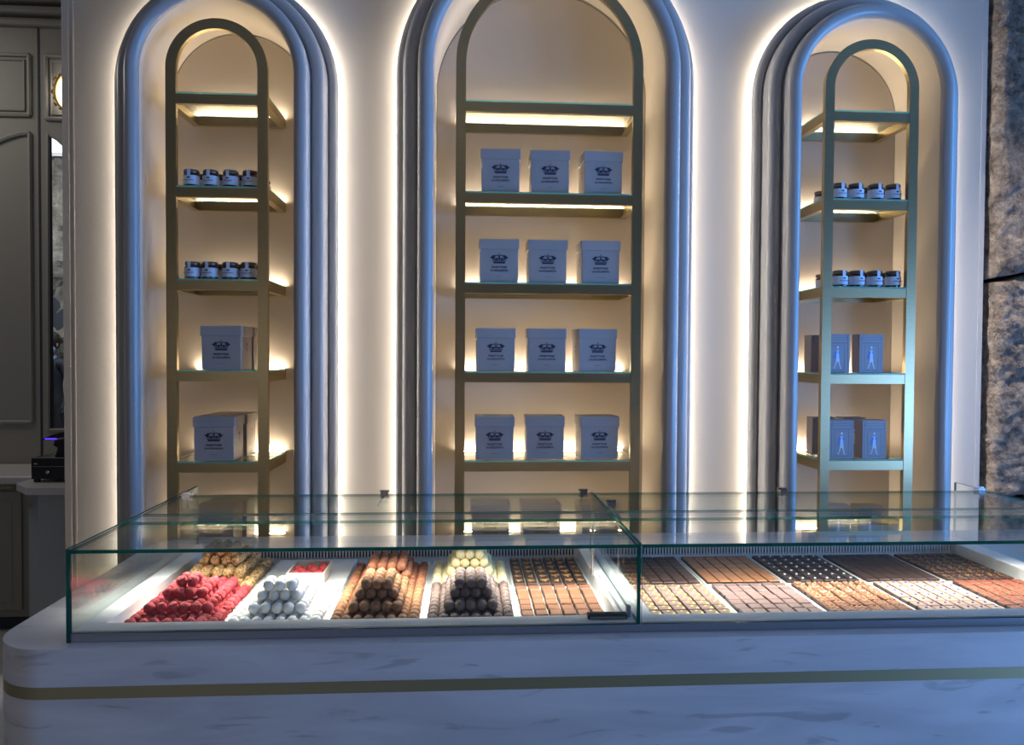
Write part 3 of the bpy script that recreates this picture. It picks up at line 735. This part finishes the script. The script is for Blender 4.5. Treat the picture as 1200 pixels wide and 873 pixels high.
DKC = choc2('dark_chocolate', (.050, .022, .014)); MKC = choc2('milk_chocolate', (.185, .075, .038)); CRC = choc2('caramel_chocolate', (.34, .135, .055))
LIL = choc2('lilac_milk_chocolate', (.17, .105, .095)); ALM = choc2('almond', (.62, .34, .14)); YEL = choc2('yellow_fleck', (.75, .52, .10)); WDT = choc2('white_dot', (.85, .80, .70))
BLU = choc2('violet_blue_dot', (.10, .10, .38)); RDF = choc2('red_fleck', (.60, .05, .06)); CRB = choc2('crumble', (.46, .24, .13)); PALE = choc2('pale_milk_chocolate', (.34, .22, .17)); STR = choc2('stripe_chocolate', (.30, .14, .08))
BLK = choc2('very_dark_chocolate', (.022, .012, .012))
def slab(x0, x1, y0, y1, nx, ny, name, base, top, style, label, group, jit=.001, extra=None, a=.0172, b=.0215, h=.0125, gapy=None):
    mes = [praline_mesh('%s_%d' % (name, s), base, top, style, a, b, h, s) for s in range(4 if style not in ('plain',) else 1)]
    px = (x1-x0-.014)/nx; py = (y1-y0-.016)/ny
    for i in range(nx):
        for j in range(ny):
            x = x0+.007+px*(i+.5)+random.uniform(-jit, jit); y = y0+.008+py*(j+.5)+random.uniform(-jit, jit)
            me = random.choice(mes); L, nm, g = label, name, group
            if extra and extra[0](i, j): me = extra[1]; nm = extra[2]; L = extra[3]; g = extra[4]
            o = link(nm, me, None, (x, y, ZT+.0003+(random.uniform(.0, .0012) if jit > .0012 else 0))); t_ = .035 if jit > .0009 else .012; o.rotation_euler = (random.uniform(0, t_), random.uniform(-t_, t_)*.5, random.uniform(-.02, .02)*(jit/.001)); o.location.z += b*math.sin(o.rotation_euler.x)+a*abs(math.sin(o.rotation_euler.y))
            tag(o, '%s, %s row from the front, %s from the left' % (L, NTH[j], NTH[i]), 'praline', g)
slab(*FRX[4], YF0, YF1, 6, 7, 'striped_praline', MKC, STR, 'stripes', 'striped milk-chocolate praline', 'striped pralines', .0016, a=.0160, b=.0200, h=.016)
slab(*FRX[4], YB0, YB1, 6, 6, 'almond_praline', DKC, ALM, 'sliver', 'dark almond-slivered praline', 'almond pralines', .0008, a=.0162, b=.0235, h=.014)
slab(*RRX[0], YF0, YF1, 6, 8, 'yellow_fleck_praline', LIL, YEL, 'corner', 'yellow-flecked praline', 'yellow-flecked pralines', .0012, a=.0178, b=.0172, h=.014)
slab(*RRX[1], YF0, YF1, 6, 8, 'lilac_praline', LIL, PALE, 'plain', 'smooth lilac-grey praline', 'lilac pralines', .0018, a=.0176, b=.0174, h=.014)
slab(*RRX[2], YF0, YF1, 6, 7, 'crumble_praline', MKC, CRB, 'crumb', 'crumble-topped praline', 'crumble pralines', .0020, a=.0180, b=.0200, h=.014)
slab(*RRX[3], YF0, YF1, 6, 8, 'blue_dot_praline', PALE, BLU, 'dot', 'pale blue-dotted praline', 'blue-dot pralines', .0014, a=.0176, b=.0172, h=.014)
slab(*RRX[4], YF0, YF1, 6, 8, 'red_fleck_praline', MKC, RDF, 'fleck', 'red-flecked praline', 'red-flecked pralines', .0014, a=.0172, b=.0174, h=.014)
alm = praline_mesh('almond_topped', DKC, ALM, 'sliver', .0182, .0180, .0125, 9)
slab(*RRX[0], YB0, YB1, 6, 8, 'plain_dark_praline', DKC, ALM, 'plain', 'plain dark praline beside the divider', 'plain dark pralines by the divider', .0006, a=.0182, b=.0178,
     extra=(lambda i, j: i < 2 and j < 3, alm, 'almond_topped_praline', 'almond-topped praline beside the divider', 'almond-topped pralines right of the divider'))
slab(*RRX[1], YB0, YB1, 6, 6, 'caramel_praline', CRC, DKC, 'plain', 'caramel-coloured praline', 'caramel pralines', .0006, a=.0182, b=.0240)
slab(*RRX[2], YB0, YB1, 6, 7, 'white_dot_praline', BLK, WDT, 'dot', 'very dark white-dotted praline', 'white-dot pralines', .0006, a=.0182, b=.0200)
slab(*RRX[3], YB0, YB1, 6, 7, 'dark_square_praline', DKC, ALM, 'plain', 'plain dark praline near the right end', 'plain dark pralines near the right end', .0006, a=.0190, b=.0208)
slab(*RRX[4], YB0, YB1, 6, 7, 'golden_fleck_praline', DKC, ALM, 'fleck', 'golden-flecked dark praline', 'golden-flecked pralines', .0008, a=.0180, b=.0205)

# ---------------------------------------------------------------- left back room furniture
# far cabinet
cb = empty('wall_cabinet', (-2.9, 4.65, 0)); tag(cb, 'long grey-green wall cabinet with pale top and brass handles in the dim back room', 'cabinet')
MB().box(-1.6, .95, -.27, .24, .845, .890).build('worktop', TOPM, cb, bevel=.010)
MB().box(-1.6, .93, -.22, .24, .08, .845).build('cabinet_body', CABM, cb)
MB().box(-1.6, .93, -.19, .24, 0, .08).build('plinth', DARK, cb)
for x0, x1, h in ((-.40, .10, True), (.13, .40, True)):
    d = MB(); d.box(x0, x1, -.235, -.222, .12, .80).build('door', CABM, cb, bevel=.004)
    m = MB(); m.box(x0+.05, x1-.05, -.238, -.2345, .17, .74); m.build('door_panel', CABM, cb, bevel=.002)
MB().tube([(.31-.0, -.262, .858-.03), (.37, -.262, .858-.03)], .006, 8).build('handle', BRASSB, cb)
# register counter
rc = empty('register_counter', (-2.1, 4.15, 0)); tag(rc, 'pale stone-topped register counter with clipped corner behind the wall', 'counter')
tp = [(.25, -.21), (-.105, -.21), (-.235, -.07), (-.235, .24), (.25, .24)]
MB().prismz(tp, .865, .900).build('worktop', TOPM, rc, bevel=.008)
bp_ = [(.25, -.16), (-.075, -.16), (-.19, -.04), (-.19, .24), (.25, .24)]
MB().prismz(bp_, 0, .865).build('counter_body', pm('grey_counter_paint', (.34, .36, .36), .55), rc)
MB().tube([(-.180, -.085, .80), (-.115, -.155, .80)], .006, 8).build('handle', BRASSB, rc)
# cash drawer + terminal
cd = empty('cash_drawer', (-2.125, 4.23, .9005)); tag(cd, 'black metal cash drawer on small feet on the register counter', 'cash drawer')
MB().box(-.15, .22, -.12, .13, .018, .130).build('drawer_case', BLACK, cd, bevel=.003)
MB().box(-.142, .21, -.124, -.119, .028, .085).build('drawer_front', BLACK, cd, bevel=.002)
for x, y in ((-.13, -.10), (.20, -.10), (-.13, .11), (.20, .11)): MB().box(x-.012, x+.012, y-.012, y+.012, 0, .018).build('foot', BLACK, cd)
MB().lathe([(.009, 0), (.009, .003), (.006, .004)], 12).build('lock', CHROME, cd, (-.065, -.124, .055)).rotation_euler = (PI/2, 0, 0)
MB().box(-.135, -.118, -.1215, -.120, .097, .101).build('badge', WHITE, cd)
rp_ = empty('till_terminal', (-2.125, 4.22, 1.0310)); tag(rp_, 'black till terminal with tilted screen and blue light bar on top of the cash drawer', 'till')
m = MB(); m.prismz([(-.055, -.06), (.12, -.06), (.12, .08), (-.03, .08)], 0, .008)
m.prism([(-.055, .008), (.10, .008), (.10, .09), (-.060, .085), (-.068, .060), (-.045, .045)], -.05, .06); m.build('stand', BLACK, rp_)
m = MB(); m.prism([(-.115, .088), (.16, .125), (.16, .175), (-.06, .118), (-.11, .098)], -.07, .10); m.build('screen_housing', BLACK, rp_, bevel=.003)
m = MB(); m.add([(-.05, -.06, .1225), (.155, -.06, .1756), (.155, .09, .1756), (-.05, .09, .1225)], [(0, 1, 2, 3)]); m.build('screen', pm('dark_screen', (.05, .06, .09), .08), rp_)
MB().box(-.100, -.040, -.0725, -.0700, .093, .099).build('light_bar', emit('blue_led', (.06, .02, 1), 3), rp_)
cp = MB().prismz([(-.06, -.04), (.06, -.04), (.06, .05), (-.06, .03)], 0, .008).build('card_pad', BLACK, None, (-1.96, 3.99, .9005)); tag(cp, 'flat black pad lying on the register counter before the cash drawer', 'pad')

# gilt oval lamp
lo = empty('oval_wall_lamp', (-2.425, YR-.02, 3.197)); tag(lo, 'glowing oval wall lamp in an ornate gilt frame beside the wall edge', 'lamp')
m = MB(); n = 28
m.prism([(.092*math.cos(2*PI*k/n), .118*math.sin(2*PI*k/n)) for k in range(n)], -.02, .0); m.build('glowing_face', emit('lamp_face', (1, .96, .92), 5), lo)
m = MB(); P = [(.098*math.cos(2*PI*k/40), -.03, .124*math.sin(2*PI*k/40)) for k in range(41)]; m.tube(P, .009, 8)
for k in range(22):
    a = 2*PI*k/22; rr_ = 1+(.07 if k % 2 else .02); x, z = .108*rr_*math.cos(a), .134*rr_*math.sin(a); s = .010 if k % 2 else .007
    m.tube([(x-s*math.sin(a), -.022, z+s*math.cos(a)), (x, -.028, z), (x+s*math.sin(a), -.022, z-s*math.cos(a))], s*.8, 6)
m.tube([(0, -.02, .14), (-.02, -.025, .165), (0, -.02, .18), (.02, -.025, .165), (0, -.02, .14)], .008, 6); m.build('gilt_frame', GILT, lo)

# ---------------------------------------------------------------- person seen through the far window
def person(x, y):
    t = empty('person', (x, y, 0)); tag(t, 'person in a dark jacket and pale blue face mask seen through the far window', 'person')
    V = [(0, 0, .98, .15, .11), (0, 0, 1.12, .14, .105), (0, 0, 1.32, .17, .115), (0, 0, 1.47, .12, .09), (0, 0, 1.55, .056, .056), (0, -.01, 1.64, .082, .088), (0, -.01, 1.74, .078, .092)]
    E = [(0, 1), (1, 2), (2, 3), (3, 4), (4, 5), (5, 6)]
    for s in (-1, 1):
        b = len(V); V += [(s*.17, 0, 1.45, .065, .065), (s*.24, .0, 1.20, .05, .05), (s*.23, -.10, .98, .038, .038), (s*.225, -.14, .92, .03, .022), (s*.225, -.15, .88, .034, .016)]
        E += [(3, b), (b, b+1), (b+1, b+2), (b+2, b+3), (b+3, b+4)]
        for k, (dx, dl) in enumerate(((-.026, .055), (-.009, .070), (.009, .075), (.026, .065))):
            q = len(V); V += [(s*.225+dx, -.156, .855, .009, .009), (s*.225+dx*1.05, -.150, .855-dl*.5, .0085, .0085), (s*.225+dx, -.138, .855-dl, .0075, .0075)]
            E += [(b+4, q), (q, q+1), (q+1, q+2)]
        q = len(V); V += [(s*.19, -.165, .895, .010, .010), (s*.178, -.175, .865, .009, .009)]; E += [(b+3, q), (q, q+1)]
        b = len(V); V += [(s*.10, 0, .90, .095, .095), (s*.11, 0, .50, .06, .06), (s*.11, .02, .10, .042, .042), (s*.115, -.10, .035, .042, .032)]
        E += [(0, b), (b, b+1), (b+1, b+2), (b+2, b+3)]
    me = bpy.data.meshes.new('body'); me.from_pydata([v[:3] for v in V], E, [])
    o = bpy.data.objects.new('body', me); COL.objects.link(o); o.parent = t
    sk = o.modifiers.new('skin', 'SKIN'); sk.use_smooth_shade = True
    for i, v in enumerate(V): me.skin_vertices[0].data[i].radius = v[3:5]
    me.skin_vertices[0].data[0].use_root = True
    o.modifiers.new('sub', 'SUBSURF').levels = 2; o.modifiers['sub'].render_levels = 2
    m, nt, b = new_mat('jacket_and_skin'); b.inputs['Roughness'].default_value = .8
    tc = nt.nodes.new('ShaderNodeTexCoord'); sx = nt.nodes.new('ShaderNodeSeparateXYZ'); mr = nt.nodes.new('ShaderNodeMath'); mr.operation = 'MULTIPLY'; mr.inputs[1].default_value = .5
    rp = nt.nodes.new('ShaderNodeValToRGB'); rp.color_ramp.interpolation = 'CONSTANT'; e = rp.color_ramp.elements
    e[0].position = 0; e[0].color = (.02, .02, .025, 1); e[1].position = .775; e[1].color = (.42, .20, .15, 1)
    k = e.new(.455); k.color = (.015, .017, .028, 1)
    nt.links.new(tc.outputs['Object'], sx.inputs[0]); nt.links.new(sx.outputs['Z'], mr.inputs[0]); nt.links.new(mr.outputs[0], rp.inputs[0]); nt.links.new(rp.outputs[0], b.inputs['Base Color'])
    me.materials.append(m)
    hm = MB(); hm.lathe([(.02, 1.60), (.092, 1.66), (.104, 1.74), (.095, 1.81), (.05, 1.85), (.01, 1.856)], 16); ho = hm.build('hair', pm('dark_hair', (.02, .014, .01), .6), t, (0, .028, 0))
    mk = MB(); mk.lathe([(.05, 1.575), (.075, 1.60), (.085, 1.64), (.07, 1.668)], 14); mk.build('face_mask', pm('pale_blue_mask', (.35, .48, .72), .7), t, (0, -.045, 0))
    sc = MB(); sc.lathe([(.09, 1.46), (.105, 1.49), (.09, 1.53), (.07, 1.56)], 14); sc.build('scarf', pm('blue_scarf', (.22, .32, .55), .8), t, (0, -.01, 0))
    eb = MB()
    for s in (-1, 1): eb.lathe([(.002, 1.688), (.010, 1.694), (.010, 1.700), (.002, 1.706)], 8, 0, (s*.030, -.100))
    eb.build('eyes', INK, t)
    ns = MB(); ns.prism([(-.012, 1.665), (.012, 1.665), (.004, 1.705), (-.004, 1.705)], -.122, -.095); ns.build('nose', pm('skin_tone', (.42, .20, .15), .6), t)
    for s in (-1, 1): MB().lathe([(.004, 1.66), (.012, 1.675), (.012, 1.70), (.004, 1.715)], 8).build('ear', pm('ear_skin', (.42, .20, .15), .6), t, (s*.090, -.005, 0))
    return t
person(-5.08, 9.6)
